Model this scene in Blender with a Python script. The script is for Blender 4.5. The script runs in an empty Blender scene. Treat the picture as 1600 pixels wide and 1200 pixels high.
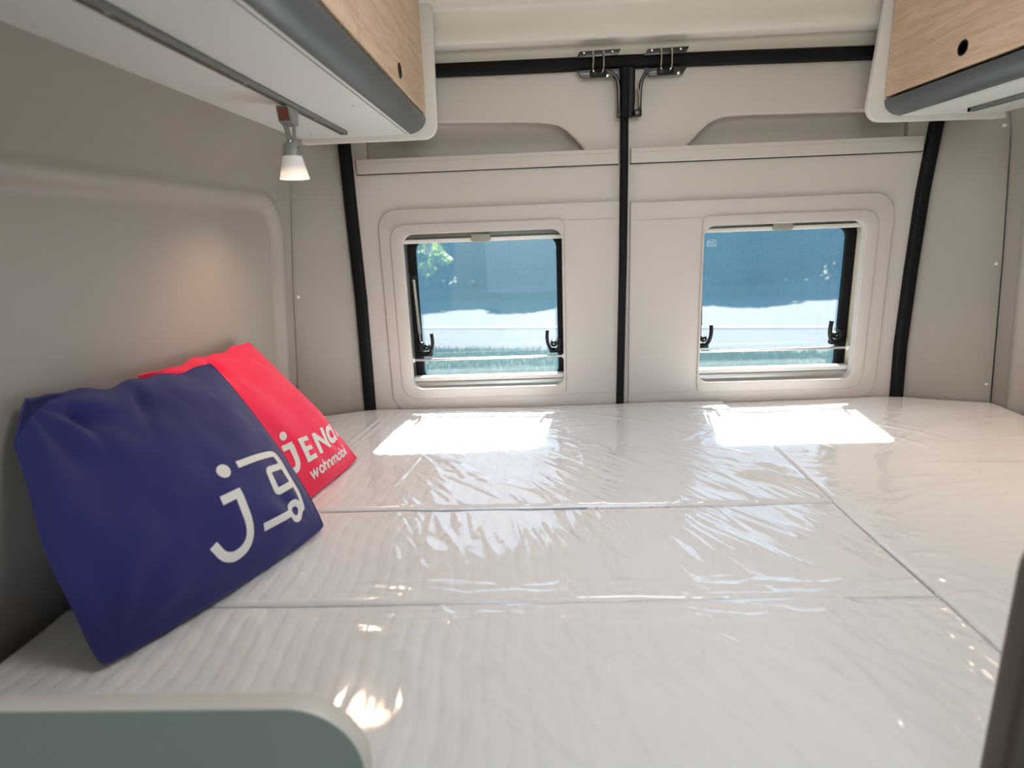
import bpy, bmesh, math, random
import numpy as np
from mathutils import Matrix, Vector

SC = bpy.context.scene
COL = SC.collection
random.seed(4)
RNG = np.random.default_rng(4)

# ------------------------------------------------------------------ camera
FPX = 940.0
_Y = np.array([30 / FPX, 240 / FPX, -1.0]); _Y /= np.linalg.norm(_Y)
_Z = np.array([-0.028, 1, 0.0]); _Z -= _Y * _Z.dot(_Y); _Z /= np.linalg.norm(_Z)
_X = np.cross(_Y, _Z)
cam_data = bpy.data.cameras.new('camera')
cam_data.sensor_width = 36; cam_data.lens = FPX / 1600 * 36
cam_data.clip_start = .02; cam_data.clip_end = 300
cam_data.dof.use_dof = True; cam_data.dof.focus_distance = 1.55; cam_data.dof.aperture_fstop = 3.2
cam = bpy.data.objects.new('camera', cam_data); COL.objects.link(cam)
M4 = Matrix(np.array([_X, _Y, _Z]).tolist()).to_4x4(); M4.translation = (0, 0, 1.42)
cam.matrix_world = M4
SC.camera = cam

# ------------------------------------------------------------------ world, sun, lights, exposure
SC.view_settings.view_transform = 'Standard'; SC.view_settings.look = 'None'
SC.view_settings.gamma = 1; SC.view_settings.use_curve_mapping = False
SC.view_settings.exposure = 0.12
world = bpy.data.worlds.new('sky'); SC.world = world; world.use_nodes = True
wn = world.node_tree.nodes; wl = world.node_tree.links
sky = wn.new('ShaderNodeTexSky'); sky.sky_type = 'NISHITA'; sky.sun_disc = False
sky.sun_elevation = math.radians(46); sky.sun_rotation = math.radians(0); sky.air_density = 1.2
wl.new(sky.outputs[0], wn['Background'].inputs[0]); wn['Background'].inputs[1].default_value = 0.40

def add_light(name, kind, loc, energy, color, direction=None, **kw):
    d = bpy.data.lights.new(name, kind); d.energy = energy; d.color = color
    for k, v in kw.items(): setattr(d, k, v)
    o = bpy.data.objects.new(name, d); o.location = loc; COL.objects.link(o)
    if direction is not None:
        o.rotation_euler = Vector(direction).to_track_quat('-Z', 'Y').to_euler()
    return o
add_light('sun', 'SUN', (0, 5, 8), 44, (1, .945, .89), (-.062, -.465, -.49), angle=math.radians(.6))
# daylight from the open front half of the van behind the camera (windscreen and side door)
add_light('front_daylight', 'AREA', (.35, -1.5, 1.45), 4.4, (.68, .86, 1.0), (-.05, 1, -.12), shape='RECTANGLE', size=1.5, size_y=1.1)
# added overhead fill for bed and doors, standing in for an unseen roof hatch
add_light('overhead_fill', 'AREA', (.32, .72, 1.985), 6.2, (1, .975, .98), (0, .1, -1), shape='RECTANGLE', size=.45, size_y=.45)
for q in ((-.1, -.55), (.62, -.5), (.62, -1.0)):
    add_light('ceiling_spot', 'POINT', (q[0], q[1], 1.93), .5, (1, .72, .45), shadow_soft_size=.018)

# ------------------------------------------------------------------ materials
def lin(c):
    return tuple(((v / 255) / 12.92 if v / 255 <= .04045 else ((v / 255 + .055) / 1.055) ** 2.4) for v in c) + (1,)

def mat(name, rgb, rough=.5, metal=0, bump=0, scale=200, detail=2, var=0, var_scale=4, spec=.5, coat=0, sheen=0, stretch=None):
    m = bpy.data.materials.new(name); m.use_nodes = True
    n = m.node_tree.nodes; l = m.node_tree.links; b = n['Principled BSDF']
    c = lin(rgb)
    b.inputs['Base Color'].default_value = c; b.inputs['Roughness'].default_value = rough
    b.inputs['Metallic'].default_value = metal; b.inputs['Specular IOR Level'].default_value = spec
    b.inputs['Coat Weight'].default_value = coat; b.inputs['Sheen Weight'].default_value = sheen
    tc = n.new('ShaderNodeTexCoord'); src = tc.outputs['Object']
    if stretch:
        mp = n.new('ShaderNodeMapping'); mp.inputs['Scale'].default_value = stretch
        l.new(src, mp.inputs[0]); src = mp.outputs[0]
    if bump:
        t = n.new('ShaderNodeTexNoise'); t.inputs['Scale'].default_value = scale; t.inputs['Detail'].default_value = detail
        l.new(src, t.inputs['Vector'])
        bp = n.new('ShaderNodeBump'); bp.inputs['Strength'].default_value = bump; bp.inputs['Distance'].default_value = .001
        l.new(t.outputs['Fac'], bp.inputs['Height']); l.new(bp.outputs[0], b.inputs['Normal'])
    if var:
        t = n.new('ShaderNodeTexNoise'); t.inputs['Scale'].default_value = var_scale; t.inputs['Detail'].default_value = 3
        l.new(src, t.inputs['Vector'])
        mx = n.new('ShaderNodeMix'); mx.data_type = 'RGBA'
        mx.inputs['A'].default_value = tuple(v * (1 - var) for v in c[:3]) + (1,)
        mx.inputs['B'].default_value = tuple(min(1, v * (1 + var)) for v in c[:3]) + (1,)
        l.new(t.outputs['Fac'], mx.inputs['Factor']); l.new(mx.outputs['Result'], b.inputs['Base Color'])
    return m

MAT = {}
def schlick(nt, k, normal=None):
    """reflectance of a thin clear sheet, the same from both sides"""
    n = nt.nodes; l = nt.links
    lw = n.new('ShaderNodeLayerWeight'); lw.inputs['Blend'].default_value = .5
    if normal is not None: l.new(normal, lw.inputs['Normal'])
    p = n.new('ShaderNodeMath'); p.operation = 'POWER'; p.inputs[1].default_value = 5; l.new(lw.outputs['Facing'], p.inputs[0])
    m = n.new('ShaderNodeMath'); m.operation = 'MULTIPLY_ADD'; m.inputs[1].default_value = .95 * min(1, k); m.inputs[2].default_value = .04 * k; m.use_clamp = True
    l.new(p.outputs[0], m.inputs[0]); return m.outputs[0]
MAT['door'] = mat('door_trim_plastic', (196, 187, 182), .42, bump=.12, scale=900, var=.02)
MAT['wall'] = mat('wall_lining', (158, 150, 143), .5, bump=.25, scale=700, var=.025)
MAT['head'] = mat('header_lining', (220, 213, 205), .42, bump=.15, scale=700, var=.02)
MAT['cream'] = mat('window_frame_cream', (222, 210, 190), .4, bump=.05)
MAT['black'] = mat('black_rubber', (8, 8, 10), .6, spec=.22, bump=.5, scale=400, stretch=(1, 1, 3))
MAT['blackpl'] = mat('black_plastic', (12, 12, 14), .4, spec=.3, bump=.1, scale=300)
MAT['blackmetal'] = mat('black_painted_steel', (14, 15, 17), .32, coat=.25, bump=.1, scale=150)
MAT['chrome'] = mat('chrome_wire', (190, 190, 185), .2, metal=1, bump=.05, scale=300)
MAT['alu'] = mat('brushed_aluminium', (205, 205, 203), .35, metal=.7, bump=.15, scale=300, stretch=(.05, 1, 1))
MAT['track'] = mat('grey_aluminium', (128, 132, 130), .4, metal=.5, bump=.1, scale=300, stretch=(1, .05, 1))
MAT['rail'] = mat('grey_profile', (92, 98, 102), .38, metal=.3, bump=.1, scale=300, stretch=(1, .05, 1))
MAT['white'] = mat('white_laminate', (222, 226, 224), .4, bump=.1, scale=600, var=.01)
MAT['plate'] = mat('white_edge_panel', (225, 222, 218), .35, bump=.08, scale=500, var=.01)
MAT['screw'] = mat('screw_cover', (215, 212, 205), .3, bump=.05)
MAT['grey'] = mat('blind_grip_grey', (150, 146, 140), .5, bump=.1)
MAT['lampgrey'] = mat('lamp_grey', (150, 152, 152), .4, metal=.3, bump=.1)
MAT['lampred'] = mat('contact_reflection_red', (138, 84, 78), .35, metal=.3, bump=.05)  # colours the lamp's painted red reflection, and the track contact strip
MAT['blue'] = mat('blue_cotton', (48, 49, 108), .85, bump=.4, scale=1400, var=.06, var_scale=9, sheen=.25, spec=.2)
MAT['red'] = mat('red_cotton', (246, 44, 88), .85, bump=.4, scale=1400, var=.05, var_scale=9, sheen=.2, spec=.2)
MAT['print'] = mat('white_print', (226, 224, 220), .7, bump=.1, scale=900)
MAT['board'] = mat('partition_laminate', (136, 142, 138), .45, bump=.1, scale=500, var=.02)
MAT['boardedge'] = mat('partition_edge', (212, 208, 200), .4, bump=.1, scale=500)
MAT['post'] = mat('brown_wardrobe_side', (92, 76, 66), .45, bump=.2, scale=300, var=.05, stretch=(1, 1, .1))
MAT['floor'] = mat('dark_floor', (96, 92, 86), .6, bump=.2, scale=80, var=.1)
MAT['bark'] = mat('bark', (80, 66, 50), .9, bump=1, scale=20, var=.2)
MAT['foil_line'] = mat('sticker_print', (225, 235, 240), .5, bump=.05)

def wood():
    m = bpy.data.materials.new('light_oak'); m.use_nodes = True
    n = m.node_tree.nodes; l = m.node_tree.links; b = n['Principled BSDF']
    tc = n.new('ShaderNodeTexCoord'); mp = n.new('ShaderNodeMapping')
    mp.inputs['Scale'].default_value = (6, 2.2, 30)
    l.new(tc.outputs['Object'], mp.inputs[0])
    t = n.new('ShaderNodeTexNoise'); t.inputs['Scale'].default_value = 2.0; t.inputs['Detail'].default_value = 8; t.inputs['Distortion'].default_value = .8
    l.new(mp.outputs[0], t.inputs['Vector'])
    mp2 = n.new('ShaderNodeMapping'); mp2.inputs['Scale'].default_value = (30, 12, 420); l.new(tc.outputs['Object'], mp2.inputs[0])
    t2 = n.new('ShaderNodeTexNoise'); t2.inputs['Scale'].default_value = 2; t2.inputs['Detail'].default_value = 3
    l.new(mp2.outputs[0], t2.inputs['Vector'])
    r = n.new('ShaderNodeValToRGB'); e = r.color_ramp.elements
    e[0].position = .3; e[0].color = lin((205, 176, 148)); e[1].position = .72; e[1].color = lin((232, 208, 182))
    l.new(t.outputs['Fac'], r.inputs[0])
    r2 = n.new('ShaderNodeValToRGB'); e = r2.color_ramp.elements
    e[0].position = .38; e[0].color = (.86, .83, .80, 1); e[1].position = .55; e[1].color = (1, 1, 1, 1)
    l.new(t2.outputs['Fac'], r2.inputs[0])
    mx = n.new('ShaderNodeMix'); mx.data_type = 'RGBA'; mx.blend_type = 'MULTIPLY'; mx.inputs['Factor'].default_value = 1
    l.new(r.outputs[0], mx.inputs['A']); l.new(r2.outputs[0], mx.inputs['B']); l.new(mx.outputs['Result'], b.inputs['Base Color'])
    bp = n.new('ShaderNodeBump'); bp.inputs['Strength'].default_value = .3; bp.inputs['Distance'].default_value = .0006
    l.new(t2.outputs['Fac'], bp.inputs['Height']); l.new(bp.outputs[0], b.inputs['Normal'])
    b.inputs['Roughness'].default_value = .5
    return m
MAT['wood'] = wood()

def fabric():
    m = mat('white_quilted_ticking', (244, 243, 241), .85, var=.015, var_scale=6, sheen=.2, spec=.25)
    n = m.node_tree.nodes; l = m.node_tree.links; b = n['Principled BSDF']
    tc = n.new('ShaderNodeTexCoord')
    w = n.new('ShaderNodeTexNoise'); w.inputs['Scale'].default_value = 130; w.inputs['Detail'].default_value = 2
    mp = n.new('ShaderNodeMapping'); mp.inputs['Scale'].default_value = (2.2, 1, 1); l.new(tc.outputs['Object'], mp.inputs[0]); l.new(mp.outputs[0], w.inputs['Vector'])
    bp = n.new('ShaderNodeBump'); bp.inputs['Strength'].default_value = .35; bp.inputs['Distance'].default_value = .0012
    l.new(w.outputs['Fac'], bp.inputs['Height']); l.new(bp.outputs[0], b.inputs['Normal'])
    return m
MAT['fabric'] = fabric()

def film():
    m = bpy.data.materials.new('clear_plastic_film'); m.use_nodes = True
    n = m.node_tree.nodes; l = m.node_tree.links
    for x in list(n): n.remove(x)
    o = n.new('ShaderNodeOutputMaterial'); tr = n.new('ShaderNodeBsdfTransparent'); gl = n.new('ShaderNodeBsdfGlossy')
    tr.inputs[0].default_value = (.97, .975, .985, 1); gl.inputs[0].default_value = (1, 1, 1, 1); gl.inputs['Roughness'].default_value = .09
    tc = n.new('ShaderNodeTexCoord')
    mp = n.new('ShaderNodeMapping'); mp.inputs['Scale'].default_value = (26, 5, 1); mp.inputs['Rotation'].default_value = (0, 0, .5)
    l.new(tc.outputs['Object'], mp.inputs[0])
    t = n.new('ShaderNodeTexNoise'); t.inputs['Scale'].default_value = 1.3; t.inputs['Detail'].default_value = 4; t.inputs['Distortion'].default_value = .6
    l.new(mp.outputs[0], t.inputs['Vector'])
    bp = n.new('ShaderNodeBump'); bp.inputs['Strength'].default_value = .22; bp.inputs['Distance'].default_value = .004
    l.new(t.outputs['Fac'], bp.inputs['Height'])
    fac = schlick(m.node_tree, 2.0, bp.outputs[0]); l.new(bp.outputs[0], gl.inputs['Normal'])
    mx = n.new('ShaderNodeMixShader'); l.new(fac, mx.inputs[0]); l.new(tr.outputs[0], mx.inputs[1]); l.new(gl.outputs[0], mx.inputs[2])
    l.new(mx.outputs[0], o.inputs[0])
    return m
MAT['film'] = film()

def pane():
    m = bpy.data.materials.new('tinted_acrylic_pane'); m.use_nodes = True
    n = m.node_tree.nodes; l = m.node_tree.links
    for x in list(n): n.remove(x)
    o = n.new('ShaderNodeOutputMaterial'); tr = n.new('ShaderNodeBsdfTransparent'); gl = n.new('ShaderNodeBsdfGlossy')
    tl = n.new('ShaderNodeBsdfTranslucent')
    tr.inputs[0].default_value = (.75, .775, .775, 1); gl.inputs['Roughness'].default_value = .03
    tl.inputs[0].default_value = (.25, .62, .95, 1)
    mh = n.new('ShaderNodeMixShader'); mh.inputs[0].default_value = .13
    tc = n.new('ShaderNodeTexCoord'); t = n.new('ShaderNodeTexNoise'); t.inputs['Scale'].default_value = 5; t.inputs['Detail'].default_value = 5
    l.new(tc.outputs['Object'], t.inputs['Vector'])
    mr = n.new('ShaderNodeMapRange'); mr.inputs['To Min'].default_value = .020; mr.inputs['To Max'].default_value = .032
    l.new(t.outputs['Fac'], mr.inputs[0]); l.new(mr.outputs[0], mh.inputs[0])
    l.new(tr.outputs[0], mh.inputs[1]); l.new(tl.outputs[0], mh.inputs[2])
    mx = n.new('ShaderNodeMixShader'); l.new(schlick(m.node_tree, 1.3), mx.inputs[0]); l.new(mh.outputs[0], mx.inputs[1]); l.new(gl.outputs[0], mx.inputs[2])
    l.new(mx.outputs[0], o.inputs[0])
    return m
MAT['pane'] = pane()

def lampglass(emit):
    m = mat('frosted_lamp_shade', (225, 225, 225), .5, bump=.1)
    b = m.node_tree.nodes['Principled BSDF']; n = m.node_tree.nodes; l = m.node_tree.links
    tc = n.new('ShaderNodeTexCoord'); sx = n.new('ShaderNodeSeparateXYZ'); l.new(tc.outputs['Generated'], sx.inputs[0])
    r = n.new('ShaderNodeValToRGB'); e = r.color_ramp.elements
    e[0].position = .0; e[0].color = (1, .74, .5, 1); e[1].position = .55; e[1].color = (.12, .10, .09, 1)
    e2 = r.color_ramp.elements.new(.2); e2.color = (.9, .62, .45, 1)
    l.new(sx.outputs['Z'], r.inputs[0]); l.new(r.outputs[0], b.inputs['Emission Color']); b.inputs['Emission Strength'].default_value = emit
    return m
MAT['shade'] = lampglass(.8)
MAT['bulb'] = mat('bulb', (255, 240, 220), .3, bump=.01); MAT['bulb'].node_tree.nodes['Principled BSDF'].inputs['Emission Color'].default_value = (1, .8, .6, 1)
MAT['bulb'].node_tree.nodes['Principled BSDF'].inputs['Emission Strength'].default_value = 4

def leafmat(name, rgb, tr=.35):
    m = mat(name, rgb, .6, var=.35, var_scale=3, spec=.3)
    n = m.node_tree.nodes; l = m.node_tree.links; b = n['Principled BSDF']; o = n['Material Output']
    t = n.new('ShaderNodeBsdfTranslucent'); t.inputs[0].default_value = lin(rgb)
    mx = n.new('ShaderNodeMixShader'); mx.inputs[0].default_value = tr
    l.new(b.outputs[0], mx.inputs[1]); l.new(t.outputs[0], mx.inputs[2]); l.new(mx.outputs[0], o.inputs[0])
    return m
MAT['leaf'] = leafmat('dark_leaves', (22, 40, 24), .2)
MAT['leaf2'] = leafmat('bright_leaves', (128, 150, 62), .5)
MAT['grassblade'] = leafmat('grass_blades', (72, 82, 38), .3)
MAT['ground'] = mat('roadside_soil_grass', (62, 68, 38), .95, bump=.5, scale=60, var=.3, var_scale=2)
MAT['road'] = mat('road_asphalt', (56, 55, 53), .9, bump=.5, scale=60, var=.08, var_scale=1.5)
MAT['gravel'] = mat('gravel_verge', (62, 59, 56), .95, bump=1, scale=40, var=.25, var_scale=5)
MAT['line'] = mat('road_marking', (100, 98, 94), .8, bump=.2, scale=60)
MAT['body'] = mat('van_body_paint', (140, 140, 140), .3, bump=.02)

# ------------------------------------------------------------------ helpers
def link(name, me, m=None, parent=None, label=None, cat=None, group=None, kind=None):
    o = bpy.data.objects.new(name, me); COL.objects.link(o)
    if m is not None and me is not None and not me.materials: me.materials.append(m)
    if parent: o.parent = parent
    if label: o['label'] = label
    if cat: o['category'] = cat
    if group: o['group'] = group
    if kind: o['kind'] = kind
    return o

def empty(name, loc, label=None, cat=None, group=None, kind=None):
    o = bpy.data.objects.new(name, None); COL.objects.link(o); o.location = loc; o.empty_display_size = .02
    if label: o['label'] = label
    if cat: o['category'] = cat
    if group: o['group'] = group
    if kind: o['kind'] = kind
    return o

def local(me, parent):
    """shift a mesh made in world coordinates into its parent's frame"""
    if parent is not None:
        p = parent; off = Vector((0, 0, 0))
        while p is not None: off += p.location; p = p.parent
        me.transform(Matrix.Translation(-off))

def smooth(me, ang=35):
    me.polygons.foreach_set('use_smooth', [True] * len(me.polygons))
    me.set_sharp_from_angle(angle=math.radians(ang))

def part(name, me, m, parent=None, **kw):
    if parent is not None: local(me, parent)
    return link(name, me, m, parent, **kw)

def mesh(name, V, F, ang=35):
    me = bpy.data.meshes.new(name); me.from_pydata([tuple(map(float, v)) for v in V], [], F); me.update(); smooth(me, ang); return me

def gridmesh(name, P, nu, nv, closed_u=False, ang=60, flip=False):
    """P: (nv*nu,3) row-major, u fastest"""
    idx = np.arange(nu * nv).reshape(nv, nu)
    if closed_u: idx = np.hstack([idx, idx[:, :1]])
    a = idx[:-1, :-1].ravel(); b = idx[:-1, 1:].ravel(); c = idx[1:, 1:].ravel(); d = idx[1:, :-1].ravel()
    Q = np.stack([a, b, c, d] if not flip else [d, c, b, a], 1)
    me = bpy.data.meshes.new(name)
    me.vertices.add(len(P)); me.vertices.foreach_set('co', np.asarray(P, dtype=np.float32).ravel())
    n = len(Q); me.loops.add(n * 4); me.loops.foreach_set('vertex_index', Q.astype(np.int32).ravel())
    me.polygons.add(n); me.polygons.foreach_set('loop_start', np.arange(0, n * 4, 4, dtype=np.int32))
    me.update(calc_edges=True); me.validate(); smooth(me, ang)
    return me

def bevelbox(name, x0, x1, y0, y1, z0, z1, r=.002, seg=2):
    bm = bmesh.new(); bmesh.ops.create_cube(bm, size=1)
    for v in bm.verts:
        v.co = ((x0 + x1) / 2 + v.co.x * (x1 - x0), (y0 + y1) / 2 + v.co.y * (y1 - y0), (z0 + z1) / 2 + v.co.z * (z1 - z0))
    if r: bmesh.ops.bevel(bm, geom=list(bm.edges), offset=r, segments=seg, affect='EDGES', profile=.5)
    me = bpy.data.meshes.new(name); bm.to_mesh(me); bm.free(); smooth(me); return me

def rrect(x0, x1, z0, z1, r, n=8):
    """rounded rectangle outline; r may be (bl, br, tr, tl)"""
    if not isinstance(r, (tuple, list)): r = (r,) * 4
    out = []
    for (cx, cz, sx, sz, a0, rr) in ((x0, z0, 1, 1, 180, r[0]), (x1, z0, -1, 1, 270, r[1]), (x1, z1, -1, -1, 0, r[2]), (x0, z1, 1, -1, 90, r[3])):
        if rr <= 0: out.append((cx, cz)); continue
        for i in range(n + 1):
            a = math.radians(a0 + 90 * i / n)
            out.append((cx + sx * rr + rr * math.cos(a), cz + sz * rr + rr * math.sin(a)))
    return out

def plate(name, outer, holes, y0, y1, bevel=0, seg=3, axis='Y'):
    """a flat plate with holes, outline in XZ, thickness from y0 to y1 (front edges rounded); axis X: outline in YZ, thickness along x"""
    cu = bpy.data.curves.new(name, 'CURVE'); cu.dimensions = '2D'; cu.fill_mode = 'BOTH'
    for pts in [outer] + list(holes):
        s = cu.splines.new('POLY'); s.points.add(len(pts) - 1)
        for i, p in enumerate(pts): s.points[i].co = (p[0], p[1], 0, 1)
        s.use_cyclic_u = True
    cu.extrude = max((y1 - y0) / 2 - bevel, 0.00001); cu.bevel_depth = bevel; cu.bevel_resolution = seg; cu.offset = -bevel
    o = bpy.data.objects.new('tmp', cu); COL.objects.link(o)
    dg = bpy.context.evaluated_depsgraph_get()
    me = bpy.data.meshes.new_from_object(o.evaluated_get(dg))
    bpy.data.objects.remove(o); bpy.data.curves.remove(cu)
    me.name = name
    if axis == 'Y': T = Matrix(((1, 0, 0, 0), (0, 0, -1, (y0 + y1) / 2), (0, 1, 0, 0), (0, 0, 0, 1)))
    elif axis == 'X': T = Matrix(((0, 0, 1, (y0 + y1) / 2), (1, 0, 0, 0), (0, 1, 0, 0), (0, 0, 0, 1)))
    else: T = Matrix(((1, 0, 0, 0), (0, 1, 0, 0), (0, 0, 1, (y0 + y1) / 2), (0, 0, 0, 1)))
    me.transform(T)
    bm = bmesh.new(); bm.from_mesh(me); bmesh.ops.remove_doubles(bm, verts=bm.verts, dist=1e-6); bm.to_mesh(me); bm.free()
    smooth(me, 30); me.materials.clear()
    return me

def sweep(name, path, prof, ref=(0, 1, 0), caps=True, closed=False):
    """sweep a 2D profile (a, b) along a path: a along side = t x ref, b along ref-ish"""
    P = [Vector(p) for p in path]; n = len(P); V = []; ref = Vector(ref)
    for i in range(n):
        if closed: t = (P[(i + 1) % n] - P[i - 1]).normalized()
        else:
            t = (P[min(i + 1, n - 1)] - P[max(i - 1, 0)]).normalized()
        s = t.cross(ref)
        if s.length < 1e-4: s = Vector((1, 0, 0))
        s.normalize(); b = s.cross(t).normalized()
        for (a, c) in prof: V.append(P[i] + s * a + b * c)
    k = len(prof); F = []
    for i in range(n if closed else n - 1):
        j = (i + 1) % n
        for q in range(k):
            r = (q + 1) % k
            F.append((i * k + q, i * k + r, j * k + r, j * k + q))
    if caps and not closed:
        F.append(tuple(range(k))[::-1]); F.append(tuple((n - 1) * k + q for q in range(k)))
    me = mesh(name, V, F, 40)
    bm = bmesh.new(); bm.from_mesh(me); bmesh.ops.recalc_face_normals(bm, faces=bm.faces); bm.to_mesh(me); bm.free()
    smooth(me, 40); return me

def circ(r, n=10): return [(r * math.cos(2 * math.pi * i / n), r * math.sin(2 * math.pi * i / n)) for i in range(n)]
def rprof(w, h, r, n=3): return rrect(-w / 2, w / 2, -h / 2, h / 2, r, n)
def tube(name, path, r, n=10, ref=(0.13, 1, .21)): return sweep(name, path, circ(r, n), ref)

def curve3(pts, n=8):
    """Catmull-Rom through pts"""
    P = [np.array(p, float) for p in pts]; P = [2 * P[0] - P[1]] + P + [2 * P[-1] - P[-2]]; out = []
    for i in range(1, len(P) - 2):
        for k in range(n):
            t = k / n; a, b, c, d = P[i - 1:i + 3]
            out.append(.5 * ((2 * b) + (c - a) * t + (2 * a - 5 * b + 4 * c - d) * t * t + (3 * b - a - 3 * c + d) * t ** 3))
    out.append(P[-2]); return [tuple(p) for p in out]

def lathe(name, prof, c, n=24, axis='Z'):
    V = []; k = len(prof)
    for i in range(n):
        a = 2 * math.pi * i / n
        for (r, h) in prof:
            x, y = r * math.cos(a), r * math.sin(a)
            V.append({'Z': (c[0] + x, c[1] + y, c[2] + h), 'Y': (c[0] + x, c[1] + h, c[2] + y), 'X': (c[0] + h, c[1] + x, c[2] + y)}[axis])
    F = [(i * k + q, ((i + 1) % n) * k + q, ((i + 1) % n) * k + q + 1, i * k + q + 1) for i in range(n) for q in range(k - 1)]
    me = mesh(name, V, F)
    bm = bmesh.new(); bm.from_mesh(me); bmesh.ops.remove_doubles(bm, verts=bm.verts, dist=1e-7)
    bmesh.ops.recalc_face_normals(bm, faces=bm.faces); bm.to_mesh(me); bm.free(); smooth(me, 40); return me

def join(name, meshes):
    bm = bmesh.new()
    for m in meshes: bm.from_mesh(m)
    me = bpy.data.meshes.new(name); bm.to_mesh(me); bm.free(); smooth(me); return me

def vnoise(x, y, seed=0):
    x = np.asarray(x, float); y = np.asarray(y, float)
    xi = np.floor(x); yi = np.floor(y); fx = x - xi; fy = y - yi
    def h(i, j):
        s = np.sin(i * 127.1 + j * 311.7 + seed * 74.7) * 43758.5453
        return s - np.floor(s)
    ux = fx * fx * (3 - 2 * fx); uy = fy * fy * (3 - 2 * fy)
    a = h(xi, yi); b = h(xi + 1, yi); c = h(xi, yi + 1); d = h(xi + 1, yi + 1)
    return ((a * (1 - ux) + b * ux) * (1 - uy) + (c * (1 - ux) + d * ux) * uy) * 2 - 1
def sstep(a, b, x): t = np.clip((x - a) / (b - a), 0, 1); return t * t * (3 - 2 * t)
# ------------------------------------------------------------------ the setting: shell of the van
def wall_x_left(z): return np.interp(z, [0, .9, 1.0, 1.3, 1.56, 1.67, 1.8, 2.0], [-.74, -.716, -.692, -.668, -.640, -.605, -.56, -.47])
def wall_x_right(z): return np.interp(z, [0, .9, 1.3, 1.643, 1.8, 2.0], [1.30, 1.284, 1.254, 1.222, 1.17, 1.07])

def side_wall(name, fx, sgn):
    ys = np.concatenate([np.linspace(-1.6, .25, 12), np.linspace(.258, 1.68, 190)])
    zs = np.concatenate([np.linspace(0, .85, 6), np.linspace(.856, 1.7, 130), np.linspace(1.72, 2.0, 8)])
    # smooth the profile
    pz = np.array([np.mean(fx(z + np.linspace(-.05, .05, 9))) for z in zs])
    Y, Z = np.meshgrid(ys, zs)
    X = np.repeat(pz[:, None], len(ys), 1)
    # embossed rounded field: signed distance to a rounded rectangle
    cy, cz, hy, hz, r = .2, 1.005, 1.405, .515, .12
    qy = np.abs(Y - cy) - (hy - r); qz = np.abs(Z - cz) - (hz - r)
    sd = np.hypot(np.maximum(qy, 0), np.maximum(qz, 0)) + np.minimum(np.maximum(qy, qz), 0) - r
    rec = .016 * (1 - sstep(-.030, -.004, sd)) - .005 * np.exp(-((sd - .004) / .009) ** 2)
    X = X + sgn * rec
    # thin turned-in lip at the rear edge
    X = X + sgn * .004 * (1 - sstep(0, .006, 1.68 - Y))
    P = np.stack([X, Y, Z], -1).reshape(-1, 3)
    me = gridmesh(name, P, len(ys), len(zs), flip=(sgn < 0))
    return link(name, me, MAT['wall'], kind='structure')
side_wall('wall_left', wall_x_left, -1)
side_wall('wall_right', wall_x_right, 1)

# outer skin closing the space behind the linings
SEAL_L = [(-.511, .60), (-.510, .902), (-.505, 1.24), (-.508, 1.45), (-.510, 1.67), (-.498, 1.78)]
SEAL_R = [(1.074, .60), (1.072, .908), (1.066, 1.055), (1.069, 1.276), (1.075, 1.482), (1.089, 1.664), (1.085, 1.78)]
def seal_x(tab, z): return float(np.interp(z, [p[1] for p in tab], [p[0] for p in tab]))

def pillar(name, fx, tab, sgn):
    zs = np.linspace(.5, 2.0, 70); V = []; nu = 14
    for z in zs:
        xa = float(fx(z)) + sgn * .003; xb = seal_x(tab, z) + sgn * .012
        for i in range(nu):
            t = i / (nu - 1)
            bulge = math.sin(math.pi * t) * .010
            lip = .005 * math.exp(-((t - .93) / .03) ** 2)
            x = xa + (xb - xa) * t; y = 1.683 + (1.772 - 1.683) * (t ** 1.15)
            V.append((x, y - bulge * .6 - lip, z))
    me = gridmesh(name, V, nu, len(zs), flip=(sgn > 0))
    o = link(name, me, MAT['wall'], kind='structure')
    return o
PL = pillar('wall_rear_left', wall_x_left, SEAL_L, -1)
PR = pillar('wall_rear_right', wall_x_right, SEAL_R, 1)
# screws with pale caps along the seam between side lining and corner panel
for sgn, fx, zz, par in ((-1, wall_x_left, (1.262,), PL), (1, wall_x_right, (.952, 1.288, 1.636), PR)):
    for z in zz:
        me = lathe('screw', [(0, -.0035), (.003, -.003), (.0052, -.001), (.006, .003)], (float(fx(z)) - sgn * .008, 1.6865, z), 14, 'Y')
        part('screw', me, MAT['screw'], par)

link('floor', bevelbox('floor', -.8, 1.36, -1.6, 1.95, -.06, 0, .004), MAT['floor'], kind='structure')
link('ceiling', bevelbox('ceiling', -.60, 1.20, -1.6, 1.9, 2.0, 2.04, .004), MAT['head'], kind='structure')
# moulded header over the doors
hp = curve3([(1.80, 1.835), (1.778, 1.856), (1.772, 1.872), (1.768, 1.886), (1.752, 1.892), (1.735, 1.898), (1.726, 1.915), (1.722, 1.945), (1.712, 1.968), (1.690, 1.978), (1.678, 1.984), (1.668, 1.999), (1.64, 2.006)], 5)
xs = np.linspace(-.62, 1.22, 40)
V = [(x, y, z) for (y, z) in hp for x in xs]
link('wall_rear', gridmesh('wall_rear', V, len(xs), len(hp)), MAT['head'], kind='structure')
rear = bpy.data.objects['wall_rear']
part('screw', lathe('screw', [(0, -.004), (.004, -.003), (.006, -.001), (.0065, .004)], (-.222, 1.683, 1.985), 14, 'Y'), MAT['screw'], rear)
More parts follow.
